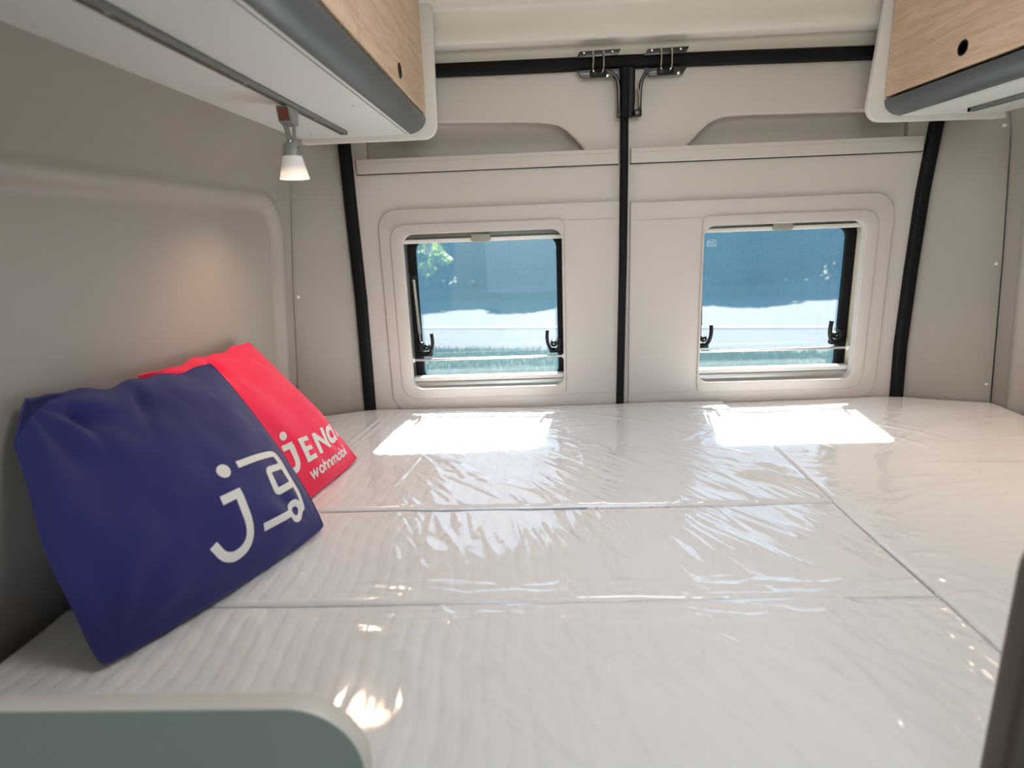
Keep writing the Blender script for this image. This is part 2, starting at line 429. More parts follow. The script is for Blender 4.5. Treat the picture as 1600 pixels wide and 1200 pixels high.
# body shell outside: side skins and the body around the door aperture
link('wall_outer_left', bevelbox('wall_outer_left', -.86, -.80, -1.6, 1.9, -.1, 2.1, .005), MAT['body'], kind='structure')
link('wall_outer_right', bevelbox('wall_outer_right', 1.38, 1.44, -1.6, 1.9, -.1, 2.1, .005), MAT['body'], kind='structure')
link('wall_outer_rear', plate('wall_outer_rear', [(-.86, -.1), (1.44, -.1), (1.44, 2.1), (-.86, 2.1)], [rrect(-.535, 1.105, .3, 1.87, .06)], 1.80, 1.90, .003), MAT['body'], kind='structure')

# ------------------------------------------------------------------ rear doors with windows
def door(n, x0, x1, op, sur, glass, ring, pocket, strip):
    bx, bz = op[:2], op[2:]
    o_open = rrect(op[0], op[1], op[2], op[3], .030)
    body = plate('door_%d' % n, rrect(x0, x1, .40, 1.862, .012), [o_open, pocket], 1.770, 1.792, .008)
    d = link('door_%d' % n, body, MAT['door'], kind='structure')
    # hollow behind the pocket
    px = [p[0] for p in pocket]; 
    cx0, cx1 = min(px) - .02, max(px) + .02
    prof = [(1.786, 1.735), (1.792, 1.712), (1.806, 1.690), (1.820, 1.665), (1.825, 1.64), (1.82, 1.622), (1.79, 1.612)]
    xs = np.linspace(cx0, cx1, 24)
    mid = (cx0 + cx1) / 2; hw = (cx1 - cx0) / 2
    V = []
    for (y, z) in curve3([(0, a, b) for a, b in prof], 4) and [(q[1], q[2]) for q in curve3([(0, a, b) for a, b in prof], 4)]:
        for x in xs:
            e = float(sstep(0, .09, hw - abs(x - mid)))
            V.append((x, 1.788 + (y - 1.788) * e, z))
    part('storage_pocket', gridmesh('storage_pocket', V, len(xs), len(V) // len(xs)), MAT['door'], d)
    # raised surround of the window and its inner step
    s = plate('window_surround', rrect(*sur[:4], sur[4]), [o_open], 1.7635, 1.7705, .003)
    part('window_surround', s, MAT['door'], d)
    e = .034
    ox0, ox1 = (op[0] - e, op[1] + .006) if n == 1 else (op[0] - .006, op[1] + e)
    rr = (.045, .02, .02, .045) if n == 1 else (.02, .045, .045, .02)
    s = plate('inner_step', rrect(ox0, ox1, op[2] - .030, op[3] + .028, rr), [o_open], 1.7595, 1.7645, .0022)
    part('inner_step', s, MAT['door'], d)
    lx = (op[1] + .008, sur[1] - .004) if n == 1 else (sur[0] + .004, op[0] - .008)
    for z in (op[3] + .022, op[2] - .027):
        part('panel_groove', bevelbox('panel_groove', lx[0], lx[1], 1.7622, 1.7642, z - .0012, z + .0012, .0007, 1), MAT['door'], d)
    # ledge strip closing the pocket
    s = plate('ledge_strip', rrect(strip[0], strip[1], 1.589, 1.6285, .003), [], 1.759, 1.7705, .0018)
    part('ledge_strip', s, MAT['door'], d)
    part('joint_shadow', bevelbox('joint_shadow', strip[0] - .001, strip[1] + .001, 1.7640, 1.7705, 1.5868, 1.5892, .0005, 1), MAT['blackpl'], d)  # dark bars put in as the shadow line of the strip's joint
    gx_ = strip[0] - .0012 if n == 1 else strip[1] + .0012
    part('joint_shadow', bevelbox('joint_shadow', gx_ - .0010, gx_ + .0010, 1.7640, 1.7705, 1.5870, 1.6285, .0005, 1), MAT['blackpl'], d)
    part('ledge_groove', bevelbox('ledge_groove', strip[0] + (.02 if n == 1 else 0), strip[1] - (.02 if n == 2 else 0), 1.7582, 1.7600, 1.6150, 1.6164, .0005, 1), MAT['door'], d)
    # outer steel door skin
    part('outer_skin', plate('outer_skin', rrect(x0, x1, .30, 1.862, .02), [rrect(ring[0] + .004, ring[1] - .004, ring[2] + .004, ring[3] - .004, .045)], 1.853, 1.859, .001), MAT['body'], d)

    # the window, set into the door
    w = empty('window_%d' % n, ((glass[0] + glass[1]) / 2, 1.84, glass[2]), kind='structure')
    rv = rrect(op[0] - .014, op[1] + .014, op[2] - .012, op[3] + .010, .030)
    part('reveal', plate('reveal', rrect(op[0] - .030, op[1] + .030, op[2] - .028, op[3] + .026, .03), [rv], 1.790, 1.852, .001), MAT['cream'], w)
    gl = rrect(*glass, .034)
    part('rubber_gasket', plate('rubber_gasket', rrect(*ring, .05), [gl], 1.834, 1.852, .004), MAT['black'], w)
    part('pane', plate('pane', rrect(glass[0] - .008, glass[1] + .008, glass[2] - .008, glass[3] + .008, .04), [], 1.8495, 1.8497, 0), MAT['pane'], w)
    gi = .006
    part('pane_bead', plate('pane_bead', gl, [rrect(glass[0] + gi, glass[1] - gi, glass[2] + gi, glass[3] - gi, .03)], 1.8455, 1.8485, .001), MAT['pane'], w)
    # blind cassette on top, rail with grip
    part('blind_cassette', bevelbox('blind_cassette', op[0] - .008, op[1] + .008, 1.797, 1.832, 1.4075, op[3] + .004, .002), MAT['track'], w)
    part('blind_rail', bevelbox('blind_rail', op[0] - .010, op[1] + .010, 1.790, 1.806, 1.3945, 1.4065, .0025), MAT['plate'], w)
    gx = -.146 if n == 1 else .713
    part('blind_grip', plate('blind_grip', rrect(gx - .0285, gx + .0285, 1.3935, 1.4160, (.010, .010, .003, .003)), [], 1.781, 1.7895, .002), MAT['grey'], w)
    # lower cassette
    part('sill_rail', bevelbox('sill_rail', op[0] - .006, op[1] + .006, 1.792, 1.822, .9795, .9935, .003), MAT['plate'], w)
    part('sill_cassette', bevelbox('sill_cassette', op[0] - .004, op[1] + .004, 1.785, 1.822, op[2] - .002, .9785, .004), MAT['alu'], w)
    # insect screen bar across the lower part
    part('screen_bar', bevelbox('screen_bar', op[0] - .012, op[1] + .012, 1.795, 1.804, 1.0435, 1.0505, .002), MAT['alu'], w)
    for sx in (op[0] - .006, op[1] + .006):
        part('bar_end', bevelbox('bar_end', sx - .009, sx + .009, 1.791, 1.807, 1.040, 1.054, .003), MAT['plate'], w)
    # stay with gas strut on the left side
    lx = glass[0] - (.010 if n == 1 else -.001)
    st = empty('window_stay', (0, 0, 0)); st.parent = w; st.location = Vector((lx, 1.828, 1.20)) - w.location
    def sp(nm, me, m):
        me.transform(Matrix.Translation((-lx, -1.828, -1.20))); return link(nm, me, m, st)
    sp('tube', tube('tube', [(lx, 1.826, 1.293), (lx + .006, 1.824, 1.125)], .0048, 12), MAT['chrome'])
    sp('rod', tube('rod', [(lx + .006, 1.824, 1.125), (lx + .007, 1.824, 1.092)], .0025, 10), MAT['chrome'])
    sp('bracket', join('bracket', [bevelbox('b', lx - .012, lx + .007, 1.819, 1.836, 1.289, 1.302, .003), bevelbox('b', lx - .013, lx - .006, 1.826, 1.838, 1.282, 1.309, .002)]), MAT['blackpl'])
    # latches: curved levers on a small base
    for k, (bx_, dr) in enumerate(((glass[0] + .010, 1), (glass[1] - .008, -1))):
        la = empty('latch', (0, 0, 0)); la.parent = w; la.location = Vector((bx_, 1.83, 1.07)) - w.location
        def lp(nm, me, m):
            me.transform(Matrix.Translation((-bx_, -1.83, -1.07))); return link(nm, me, m, la)
        lever = curve3([(bx_ + dr * .004, 1.822, 1.060), (bx_ + dr * .016, 1.818, 1.066), (bx_ + dr * .024, 1.815, 1.084), (bx_ + dr * .026, 1.812, 1.104), (bx_ + dr * .0245, 1.811, 1.126)], 6)
        lp('lever', sweep('lever', lever, rprof(.0100, .013, .004)), MAT['blackpl'])
        lp('catch_base', join('catch_base', [bevelbox('b', bx_ - .020, bx_ + .022, 1.816, 1.836, 1.053, 1.068, .004),
            bevelbox('b', bx_ - dr * .014 - .009, bx_ - dr * .014 + .009, 1.820, 1.846, 1.058, 1.098, .005)]), MAT['blackpl'])
        lp('pivot', lathe('pivot', [(0, -.006), (.0085, -.005), (.0105, .0), (.0105, .012)], (bx_ + dr * .006, 1.818, 1.082), 14, 'Y'), MAT['blackpl'])
        lp('screw', lathe('screw', [(0, -.0015), (.002, -.001), (.0024, .002)], (bx_ + dr * .006, 1.8115, 1.082), 10, 'Y'), MAT['chrome'])
    # small printed approval mark on the pane: house-shaped outline with lines
    mx, mz = (glass[0] + .036, glass[3] - .030) if n == 1 else (glass[0] + .036, glass[3] - .036)
    hs = [(mx - .012, mz - .010), (mx + .012, mz - .010), (mx + .013, mz + .005), (mx + .006, mz + .009), (mx - .006, mz + .009), (mx - .013, mz + .005)]
    L = []
    def stroke(a, b, wd=.0009):
        a = np.array(a); b = np.array(b); t = (b - a) / np.linalg.norm(b - a); nn = np.array([-t[1], t[0]]) * wd / 2
        q = [a - nn, b - nn, b + nn, a + nn]; k = len(MV); MV.extend([(p[0], 1.8440, p[1]) for p in q]); MF.append((k, k + 1, k + 2, k + 3))
    MV, MF = [], []
    for i in range(6): stroke(hs[i], hs[(i + 1) % 6])
    for q in (-.006, -.002, .002): 
        x = mx - .010
        while x < mx + .009:
            ln = random.uniform(.002, .005); stroke((x, mz + q), (min(x + ln, mx + .010), mz + q), .0011); x += ln + .0012
    stroke((mx - .011, mz + .0045), (mx + .011, mz + .0045))
    part('approval_mark', mesh('approval_mark', MV, MF), MAT['foil_line'], w)
    return d, w

pk1 = [(-.452, 1.6285), (.151, 1.6285), (.138, 1.645), (.121, 1.664), (.103, 1.682), (.083, 1.694), (.055, 1.701), (.0, 1.706), (-.20, 1.713), (-.44, 1.718), (-.452, 1.712)]
pk2 = [(1.022, 1.6285), (1.022, 1.688), (1.010, 1.694), (.80, 1.697), (.60, 1.700), (.535, 1.699), (.512, 1.694), (.488, 1.682), (.468, 1.664), (.450, 1.645), (.434, 1.6285)]
door(1, -.535, .2618, (-.371, .087, .9645, 1.421), (-.437, .250, .893, 1.492, (.055, .004, .004, .055)), (-.348, .073, .971, 1.403), (-.374, .101, .952, 1.425), pk1, (-.482, .2445))
door(2, .2632, 1.105, (.487, .933, .9605, 1.4135), (.279, 1.008, .893, 1.486, (.004, .06, .06, .004)), (.497, .919, .966, 1.400), (.470, .949, .947, 1.422), pk2, (.2785, 1.060))

# ------------------------------------------------------------------ seals
loop = [(x, 1.762, z) for x, z in SEAL_L[:-1]] + curve3([(-.507, 1.762, 1.72), (-.500, 1.762, 1.785), (-.475, 1.762, 1.825), (-.42, 1.762, 1.842)], 5) + \
    [(x, 1.762, z) for x, z in ((-.25, 1.8435), (0, 1.8425), (.25, 1.8425), (.55, 1.840), (.90, 1.836))] + \
    curve3([(.985, 1.762, 1.835), (1.045, 1.762, 1.822), (1.082, 1.762, 1.785), (1.090, 1.762, 1.72)], 5) + [(x, 1.762, z) for x, z in reversed(SEAL_R[:-1])]
me = sweep('door_seal', loop, rprof(.034, .026, .010, 4))
link('door_seal', me, MAT['black'], label='black rubber seal running around the whole rear door opening', cat='seal')
cs = empty('centre_seal', (.26, 1.76, .6), 'black vertical rubber strip between the two rear doors', 'seal')
part('strip', sweep('strip', [(.250, 1.762, .60), (.2535, 1.762, .90), (.2595, 1.762, 1.34), (.2605, 1.762, 1.60), (.2595, 1.762, 1.73)], rprof(.022, .020, .007, 4)), MAT['black'], cs)
part('upper_sleeve', sweep('upper_sleeve', [(.262, 1.757, 1.708), (.264, 1.757, 1.72), (.266, 1.757, 1.745), (.266, 1.757, 1.826)], rprof(.040, .024, .006, 3)), MAT['blackpl'], cs)
part('ribbed_face', sweep('ribbed_face', [(.2595, 1.745, 1.705), (.2605, 1.744, 1.826)], rprof(.020, .008, .003, 3)), MAT['black'], cs)

# ------------------------------------------------------------------ upper latch brackets
def bracket(cx, dr, dz, label, arm):
    b = empty('door_bracket', (cx, 1.752, 1.84 + dz), label, 'bracket', None)
    z0 = 1.84 + dz
    top = [(cx - .058, z0 + .010), (cx + .050, z0 + .012), (cx + .058, z0 + .027), (cx - .048, z0 + .025)]
    part('upper_plate', plate('upper_plate', top, [], 1.738, 1.744, .001), MAT['blackmetal'], b)
    lo = [(cx - .040, z0 - .039), (cx + .044, z0 - .037), (cx + .058, z0 - .018), (cx - .058, z0 - .018)]
    part('lower_plate', plate('lower_plate', lo, [], 1.745, 1.751, .001), MAT['blackmetal'], b)
    for k, dx in enumerate((-.014, .013)):
        x = cx + dx
        part('wire_loop', tube('wire_loop', curve3([(x, 1.742, z0 + .024), (x, 1.733, z0 + .020), (x, 1.731, z0), (x - .0005, 1.733, z0 - .020), (x - .006 * (1 if k else -1), 1.741, z0 - .028)], 6), .0024, 8), MAT['chrome'], b)
    part('hinge_block', join('hinge_block', [bevelbox('h', cx - .022, cx + .022, 1.737, 1.747, z0 - .037, z0 - .020, .004), bevelbox('h', cx - .004, cx + .004, 1.733, 1.747, z0 - .035, z0 - .024, .002)]), MAT['blackpl'], b)
    for x in (cx - .038, cx - .014, cx + .013, cx + .036):
        part('rivet', lathe('rivet', [(0, -.004), (.003, -.0032), (.0042, -.001), (.0042, .002)], (x, 1.737, z0 + .0205), 12, 'Y'), MAT['chrome'], b)
    part('rivet', lathe('rivet', [(0, -.004), (.004, -.0032), (.0055, -.001), (.0055, .003)], (cx + (.024 if dr > 0 else .034), 1.745, z0 - .034), 12, 'Y'), MAT['chrome'], b)
    part('hook_arm', sweep('hook_arm', curve3(arm, 6), rprof(.009, .014, .003)), MAT['blackmetal'], b)
    return b
B1 = bracket(.188, 1, .002, 'black steel bracket with two chrome loops left of centre strip', [(.205, 1.750, 1.818), (.222, 1.750, 1.816), (.235, 1.750, 1.803), (.2415, 1.750, 1.785), (.2430, 1.750, 1.75), (.2430, 1.750, 1.705)])
B2 = bracket(.364, -1, .0, 'black steel bracket with two chrome loops right of centre strip', [(.345, 1.750, 1.818), (.322, 1.750, 1.816), (.308, 1.750, 1.803), (.301, 1.750, 1.785), (.2985, 1.750, 1.75), (.2985, 1.750, 1.705)])
for b_ in (B1, B2): b_['group'] = 'brackets above the rear doors'
part('pull_wire', tube('pull_wire', curve3([(.2915, 1.741, 1.780), (.2940, 1.740, 1.762), (.2955, 1.740, 1.745), (.2935, 1.740, 1.729), (.2890, 1.741, 1.722)], 6), .0022, 8), MAT['chrome'], B2)
part('toe', bevelbox('toe', .283, .303, 1.738, 1.756, 1.704, 1.722, .003), MAT['blackmetal'], B2)
part('toe', bevelbox('toe', .2385, .2475, 1.738, 1.756, 1.704, 1.716, .002), MAT['blackmetal'], B1)

# ------------------------------------------------------------------ overhead cabinets
def cabinet(label, sgn, xf, xwall, endp, doors, button_y, zb):
    """sgn +1: cabinet on the left wall, its face looks to +x"""
    c = empty('overhead_cabinet', (xf, 1.0, zb), label, 'cabinet', 'overhead cabinets')
    w0, w1 = (xwall, xf - sgn * .045) if sgn > 0 else (xf - sgn * .045, xwall)
    part('bottom_panel', bevelbox('bottom_panel', w0, w1, -1.0, 1.686, zb, zb + .014, .001), MAT['white'], c)
    part('end_panel', plate('end_panel', endp, [], 1.686, 1.703, .003), MAT['plate'], c)
    # rounded grey front profile (quarter tube)
    pr = []
    for i in range(9):
        a = math.radians(i * 90 / 8); pr.append((math.sin(a) * .050, -math.cos(a) * .036))
    pr = [(-.002, -.036)] + pr + [(.050, .003), (.0, .003), (-.002, .0)]
    V = []; nn = len(pr)
    for y in (-1.0, 1.684):
        for (a, b) in pr: V.append((xf - sgn * .052 + sgn * a, y, zb + .036 + b))
    F = [(i, (i + 1) % nn, nn + (i + 1) % nn, nn + i) for i in range(nn)] + [tuple(range(nn)), tuple(range(nn, 2 * nn))]
    me = mesh('front_profile', V, F, 30); bm = bmesh.new(); bm.from_mesh(me); bmesh.ops.recalc_face_normals(bm, faces=bm.faces); bm.to_mesh(me); bm.free(); smooth(me, 30)
    part('front_profile', me, MAT['rail'], c)
    part('body', bevelbox('body', min(xwall + sgn * .13, xf - sgn * .03), max(xwall + sgn * .13, xf - sgn * .03), -1.0, 1.684, zb + .018, 1.985, .001), MAT['blackpl'], c)
    for (a, b) in doors:
        d = part('door', plate('door', rrect(a, b, zb + .046, 1.985, (.003, .003, .018, .003)), [], min(xf, xf - sgn * .016), max(xf, xf - sgn * .016), .0012, axis='X'), MAT['wood'], c)
    for by in button_y:
        par = [q for q in c.children if q.name.startswith('door')][0]
        me = lathe('push_button', [(0, 0), (.0115, 0), (.0125, sgn * .0006), (.0135, sgn * .0016), (.0145, sgn * .0016), (.0155, sgn * .0005), (.0155, -sgn * .002)], (xf, by, 1.753), 28, 'X')
        local(me, c); link('push_button', me, MAT['blackpl'], par)
    # screw caps on the underside
    return c
EL = [(-.61, 1.6625), (-.29, 1.6625)] + [( -.2755 + .0375 * math.sin(a), 1.700 - .0375 * math.cos(a)) for a in np.linspace(0, math.pi / 2, 9)] + [(-.236, 1.80), (-.233, 1.96), (-.245, 1.998), (-.49, 1.998)]
ER = [(1.225, 1.6525), (.93, 1.6555)] + [(.9035 - .0395 * math.sin(a), 1.696 - .0395 * math.cos(a)) for a in np.linspace(0, math.pi / 2, 9)] + [(.872, 1.80), (.885, 1.95), (.90, 1.998), (1.08, 1.998)]
CL = cabinet('oak-fronted overhead cabinet along the left wall above the cushions', 1, -.265, -.605, EL, ((1.066, 1.682), (.448, 1.060), (-.17, .442)), (1.37,), 1.676)
CR = cabinet('oak-fronted overhead cabinet along the right wall', -1, .902, 1.222, ER, ((1.066, 1.682), (.448, 1.060), (-.17, .442)), (1.405,), 1.668)
for (x, y) in ((-.59, 1.18), (-.59, .95), (-.55, 1.62), (-.585, 1.42), (-.50, 1.10), (-.35, 1.30), (-.58, .78)):
    part('screw_cap', lathe('screw_cap', [(0, -.0012), (.004, -.0010), (.0055, 0)], (x, y, 1.676), 12), MAT['screw'], CL)

def track(label, x, zb, y1):
    t = empty('light_track', (x, y1, zb), label, 'lighting track', 'lighting tracks under the cabinets')
    part('channel', join('channel', [bevelbox('a', x - .0085, x - .0045, -.9, y1, zb - .009, zb, .0008), bevelbox('a', x + .0025, x + .0085, -.9, y1, zb - .009, zb, .0008), bevelbox('a', x - .0085, x + .0085, -.9, y1, zb - .002, zb, .0004), bevelbox('a', x - .0085, x + .0085, y1 - .012, y1, zb - .009, zb, .0008)]), MAT['track'], t)
    part('contact_strip', bevelbox('contact_strip', x - .0042, x - .0018, -.9, y1 - .012, zb - .006, zb - .003, .0003), MAT['lampred'], t, label='reddish contact strip in the slot')
    k = .4
    while k < y1 - .05:
        part('clip', bevelbox('clip', x - .004, x + .002, k - .004, k + .004, zb - .0075, zb - .0055, .0008), MAT['screw'], t); k += .33
    return t
track('grey aluminium lighting track under the left overhead cabinet', -.458, 1.676, 1.590)
track('grey aluminium lighting track under the right overhead cabinet', 1.072, 1.668, 1.610)

# ------------------------------------------------------------------ reading lamp on the left track
def lamp(x, y, zt, label, lit=True):
    L = empty('reading_lamp', (x, y, zt), label, 'lamp')
    out = [(y - .022, zt), (y - .015, zt - .027), (y + .006, zt - .034), (y + .020, zt - .030), (y + .026, zt - .008), (y + .026, zt)]
    me = plate('adapter', out, [], x - .013, x + .013, .002, axis='X'); part('adapter', me, MAT['lampgrey'], L)
    me = mesh('red_reflection', [(x - .010, y - .0228, zt - .003), (x + .010, y - .0228, zt - .003), (x + .010, y - .0162, zt - .0255), (x - .010, y - .0162, zt - .0255)], [(0, 1, 2, 3)])  # red reflection on the adapter, put in as surface colour
    part('red_reflection', me, MAT['lampred'], L, label='adapter face coloured with a red reflection')
    part('arm', join('arm', [sweep('a', [(x - .005, y - .002, zt - .030), (x - .001, y, zt - .062)], rprof(.008, .010, .002)), sweep('a', [(x + .010, y + .002, zt - .030), (x + .008, y, zt - .058)], rprof(.006, .008, .002))]), MAT['lampgrey'], L)
    part('joint', lathe('joint', [(0, .004), (.006, .003), (.0065, -.004), (.0045, -.007)], (x, y, zt - .061), 16), MAT['chrome'], L)
    part('socket', lathe('socket', [(0, -.062), (.010, -.063), (.0145, -.068), (.0185, -.088), (.0185, -.0885)], (x, y, zt), 28), MAT['lampgrey'], L)
    part('clip', bevelbox('clip', x + .0145, x + .0195, y - .004, y + .004, zt - .086, zt - .070, .0015), MAT['track'], L)
    part('shade', lathe('shade', [(.0175, -.0875), (.0180, -.0875), (.0285, -.131), (.0275, -.131), (.0170, -.089)], (x, y, zt), 36), MAT['shade'], L)
    part('bulb', lathe('bulb', [(0, -.092), (.008, -.093), (.011, -.104), (.008, -.113), (0, -.116)], (x, y, zt), 20), MAT['bulb'], L)
    return L
lamp(-.466, 1.245, 1.667, 'small grey spot lamp with frosted shade under the left cabinet')
add_light('left_lamp_light', 'SPOT', (-.466, 1.245, 1.530), 3.3, (1, .66, .42), (-.06, .02, -1), spot_size=math.radians(140), spot_blend=.9, shadow_soft_size=.025)
add_light('right_lamp_light', 'SPOT', (1.05, 1.22, 1.530), 6.5, (1, .70, .46), (.05, 0, -1), spot_size=math.radians(120), spot_blend=.9, shadow_soft_size=.025)

# ------------------------------------------------------------------ bed: platform and four foil-wrapped cushions
def back_edge(x):
    return float(np.interp(x, [-.72, -.60, -.50, 1.07, 1.16, 1.29], [1.678, 1.712, 1.758, 1.758, 1.715, 1.668]))
link('bed_base', bevelbox('bed_base', -.66, 1.24, .50, 1.66, .0, .775, .004), MAT['board'], label='plain bed platform underneath the four mattress cushions', cat='bed base')

def wav(x, y, k): return vnoise(x * k, y * k, 5)
def quilt(X, Y, mode):
    """stitched channels; mode 'y': lines run to the rear doors, 'x': across"""
    if mode == 'y':
        ph = X + .010 * np.sin(Y * 9 + X * 3) + .006 * np.sin(Y * 23 + X * 7)
        s = .0265
    else:
        ph = Y + .012 * np.sin(X * 8 + 1) + .010 * X + .004 * np.sin(X * 25)
        s = .0300
    d = np.abs((ph / s) % 1 - .5)          # .5 at the stitch
    g = np.exp(-((.5 - d) / .10) ** 2)
    # short cross stitches make the channels puff like a quilt
    q = Y if mode == 'y' else X
    puff = .0006 * np.sin(q * 2 * math.pi / .055 + np.floor(ph / s) * 2.4)
    return -.0019 * g + puff * (1 - g)

def cushion(label, x0, x1, y0, yb, ztop, mode, fold, seed, step=.004, lip=.005):
    nx = int((x1 - x0) / step); ny = int(((yb if yb else 1.76) - y0) / step)
    tx = np.linspace(0, 1, nx); ty = np.linspace(0, 1, ny)
    xs = x0 + tx * (x1 - x0)
    ye = np.array([back_edge(x) if yb is None else yb for x in xs])
    X, T = np.meshgrid(xs, ty); YE = np.repeat(ye[None], ny, 0)
    Y = y0 + T * (YE - y0)
    e = np.minimum(np.minimum(X - x0, x1 - X), np.minimum(Y - y0, YE - Y))
    drop = lip * (1 - np.sqrt(np.clip(1 - (1 - np.clip(e / lip, 0, 1)) ** 2, 0, 1)))
    soft = .004 * vnoise(X * 3 + seed, Y * 3, seed) + .0015 * vnoise(X * 11, Y * 11 + seed, seed)
    Z = ztop + soft + quilt(X, Y, mode) * sstep(0, .02, e) * ((1 - .72 * sstep(-.1, .35, X)) if mode == 'y' else .55) - drop
    def closed(Z, skirt, inset=0):
        # add a skirt ring so the cushion has real sides
        P = np.stack([X, Y, Z], -1)
        me = None
        idx = np.arange(nx * ny).reshape(ny, nx)
        ring = np.concatenate([idx[0, :], idx[1:, -1], idx[-1, -2::-1], idx[-2:0:-1, 0]])
        V = P.reshape(-1, 3); R = V[ring].copy(); R2 = R.copy(); R2[:, 2] = skirt
        allV = np.vstack([V, R2])
        a = idx[:-1, :-1].ravel(); b = idx[:-1, 1:].ravel(); c = idx[1:, 1:].ravel(); d = idx[1:, :-1].ravel()
        Q = np.stack([a, b, c, d], 1)
        m = len(ring); k = np.arange(m); nb = nx * ny
        Q2 = np.stack([ring[(k + 1) % m], ring[k], nb + k, nb + (k + 1) % m], 1)
        Q = np.vstack([Q, Q2])
        me = bpy.data.meshes.new('surface')
        me.vertices.add(len(allV)); me.vertices.foreach_set('co', allV.astype(np.float32).ravel())
        n = len(Q); me.loops.add(n * 4); me.loops.foreach_set('vertex_index', Q.astype(np.int32).ravel())
        me.polygons.add(n); me.polygons.foreach_set('loop_start', np.arange(0, n * 4, 4, dtype=np.int32))
        me.update(calc_edges=True); smooth(me, 75)
        return me
    c = empty('mattress_cushion', ((x0 + x1) / 2, (y0 + ye.max()) / 2, .78), label, 'mattress', 'foil-wrapped mattress cushions')
    part('cover', closed(Z, .778), MAT['fabric'], c)
    # film: lies on the stitches' tops, pulled into long creases
    base = ztop + soft - drop * .75 + .0026
    F = base + fold(X, Y, e) * sstep(-.002, .01, e)
    F = np.maximum(F, Z + .0012)
    part('plastic_film', closed(F, ztop - .05), MAT['film'], c)
    return c

def ridges(X, Y, ang, along, across, seed, sharp=2.2):
    """creases running in direction ang (radians from +x)"""
    ca, sa = math.cos(ang), math.sin(ang)
    U = X * ca + Y * sa; V = -X * sa + Y * ca
    V = V + .02 * vnoise(U * 4, V * 4, seed + 3)
    n = vnoise(U / along, V / across, seed) * .65 + vnoise(U / along * 1.7 + 9, V / across * 2.1, seed + 1) * .35
    return np.clip(1 - np.abs(n) * sharp, 0, 1) ** 1.5

def creases(X, Y, items):
    """long narrow raised folds: (x, y, angle, length, width, height)"""
    out = np.zeros_like(X)
    for (x, y, a, ln, w, h) in items:
        ca, sa = math.cos(a), math.sin(a)
        U = (X - x) * ca + (Y - y) * sa; V = -(X - x) * sa + (Y - y) * ca
        V = V + .12 * U * U / ln                       # slightly bowed
        t = np.clip(U / ln, 0, 1); env = np.clip(np.sin(np.pi * t), 0, 1) ** .6 * ((U > 0) & (U < ln))
        out = np.maximum(out, h * env * np.exp(-(V / (w * (.5 + t))) ** 2))
    return out
def scatter(seed, n, xr, yr, ang, dang, lr, wr, hr):
    r = np.random.default_rng(seed)
    return [(r.uniform(*xr), r.uniform(*yr), ang + r.normal(0, dang), r.uniform(*lr), r.uniform(*wr), r.uniform(*hr)) for _ in range(n)]
def fold_rear(X, Y, e):
    f = creases(X, Y, scatter(1, 60, (-.35, .15), (1.16, 1.42), -.85, .14, (.10, .30), (.004, .008), (.0012, .0034)))
    f = np.maximum(f, creases(X, Y, scatter(2, 60, (.20, .52), (1.14, 1.42), -.80, .16, (.08, .26), (.004, .008), (.0012, .0036))))
    f += creases(X, Y, scatter(3, 34, (-.3, .5), (1.10, 1.70), -.45, .25, (.15, .40), (.005, .010), (.0008, .0022)))
    f += creases(X, Y, scatter(4, 26, (-.5, .5), (1.690, 1.745), .02, .12, (.10, .35), (.004, .007), (.0015, .0040)))
    f += creases(X, Y, scatter(5, 26, (.04, .12), (1.30, 1.62), -.6, .9, (.03, .09), (.004, .007), (.002, .0045)))
    f += creases(X, Y, scatter(6, 22, (.40, .48), (1.35, 1.62), -.6, .9, (.03, .09), (.004, .007), (.002, .0045)))
    f += creases(X, Y, [(-.455, 1.70, -1.62, .42, .006, .004), (-.435, 1.71, -1.60, .40, .004, .003), (-.27, 1.55, -1.57, .47, .003, .0025)])
    f += .014 * np.exp(-((X - .475) / .045) ** 2 - ((Y - 1.18 + .5 * (X - .475)) / .016) ** 2)
    f += .007 * np.exp(-((X - .500) / .030) ** 2 - ((Y - 1.235 + .7 * (X - .5)) / .010) ** 2)
    return f
def fold_mid(X, Y, e):
    f = creases(X, Y, scatter(11, 70, (-.33, .16), (1.00, 1.08), -1.18, .12, (.05, .20), (.004, .009), (.0012, .0036)))
    f = np.maximum(f, creases(X, Y, scatter(12, 60, (.20, .54), (.98, 1.08), -.95, .15, (.05, .22), (.004, .010), (.0012, .0036))))
    f += creases(X, Y, scatter(13, 26, (-.3, .5), (.80, 1.0), -1.0, .2, (.06, .20), (.006, .012), (.0006, .0018)))
    f += creases(X, Y, scatter(14, 40, (-.35, .45), (.770, .815), .06, .10, (.06, .22), (.003, .006), (.0012, .0035)))
    return f
def fold_front(X, Y, e):
    f = creases(X, Y, scatter(21, 40, (-.35, .45), (.715, .758), .05, .08, (.06, .25), (.003, .006), (.0012, .0030)))
    f += creases(X, Y, scatter(22, 46, (-.2, .50), (.58, .80), -1.0, .16, (.10, .28), (.006, .014), (.0012, .0034)))
    f += creases(X, Y, scatter(23, 26, (.34, .55), (.60, .77), -1.25, .14, (.10, .26), (.005, .010), (.002, .0045)))
    return f
def fold_right(X, Y, e):
    f = creases(X, Y, scatter(31, 34, (.60, 1.1), (.9, 1.6), .35, .2, (.15, .40), (.006, .012), (.0006, .0018)))
    f += creases(X, Y, scatter(32, 30, (.56, .80), (1.45, 1.72), -.75, .16, (.10, .30), (.004, .008), (.0015, .0045)))
    f += creases(X, Y, scatter(33, 60, (.562, .60), (.75, 1.35), -.15, .45, (.02, .07), (.003, .006), (.0012, .0035)))
    f += creases(X, Y, scatter(34, 34, (.57, .85), (.62, .80), -1.2, .18, (.10, .28), (.005, .011), (.002, .0048)))
    return f
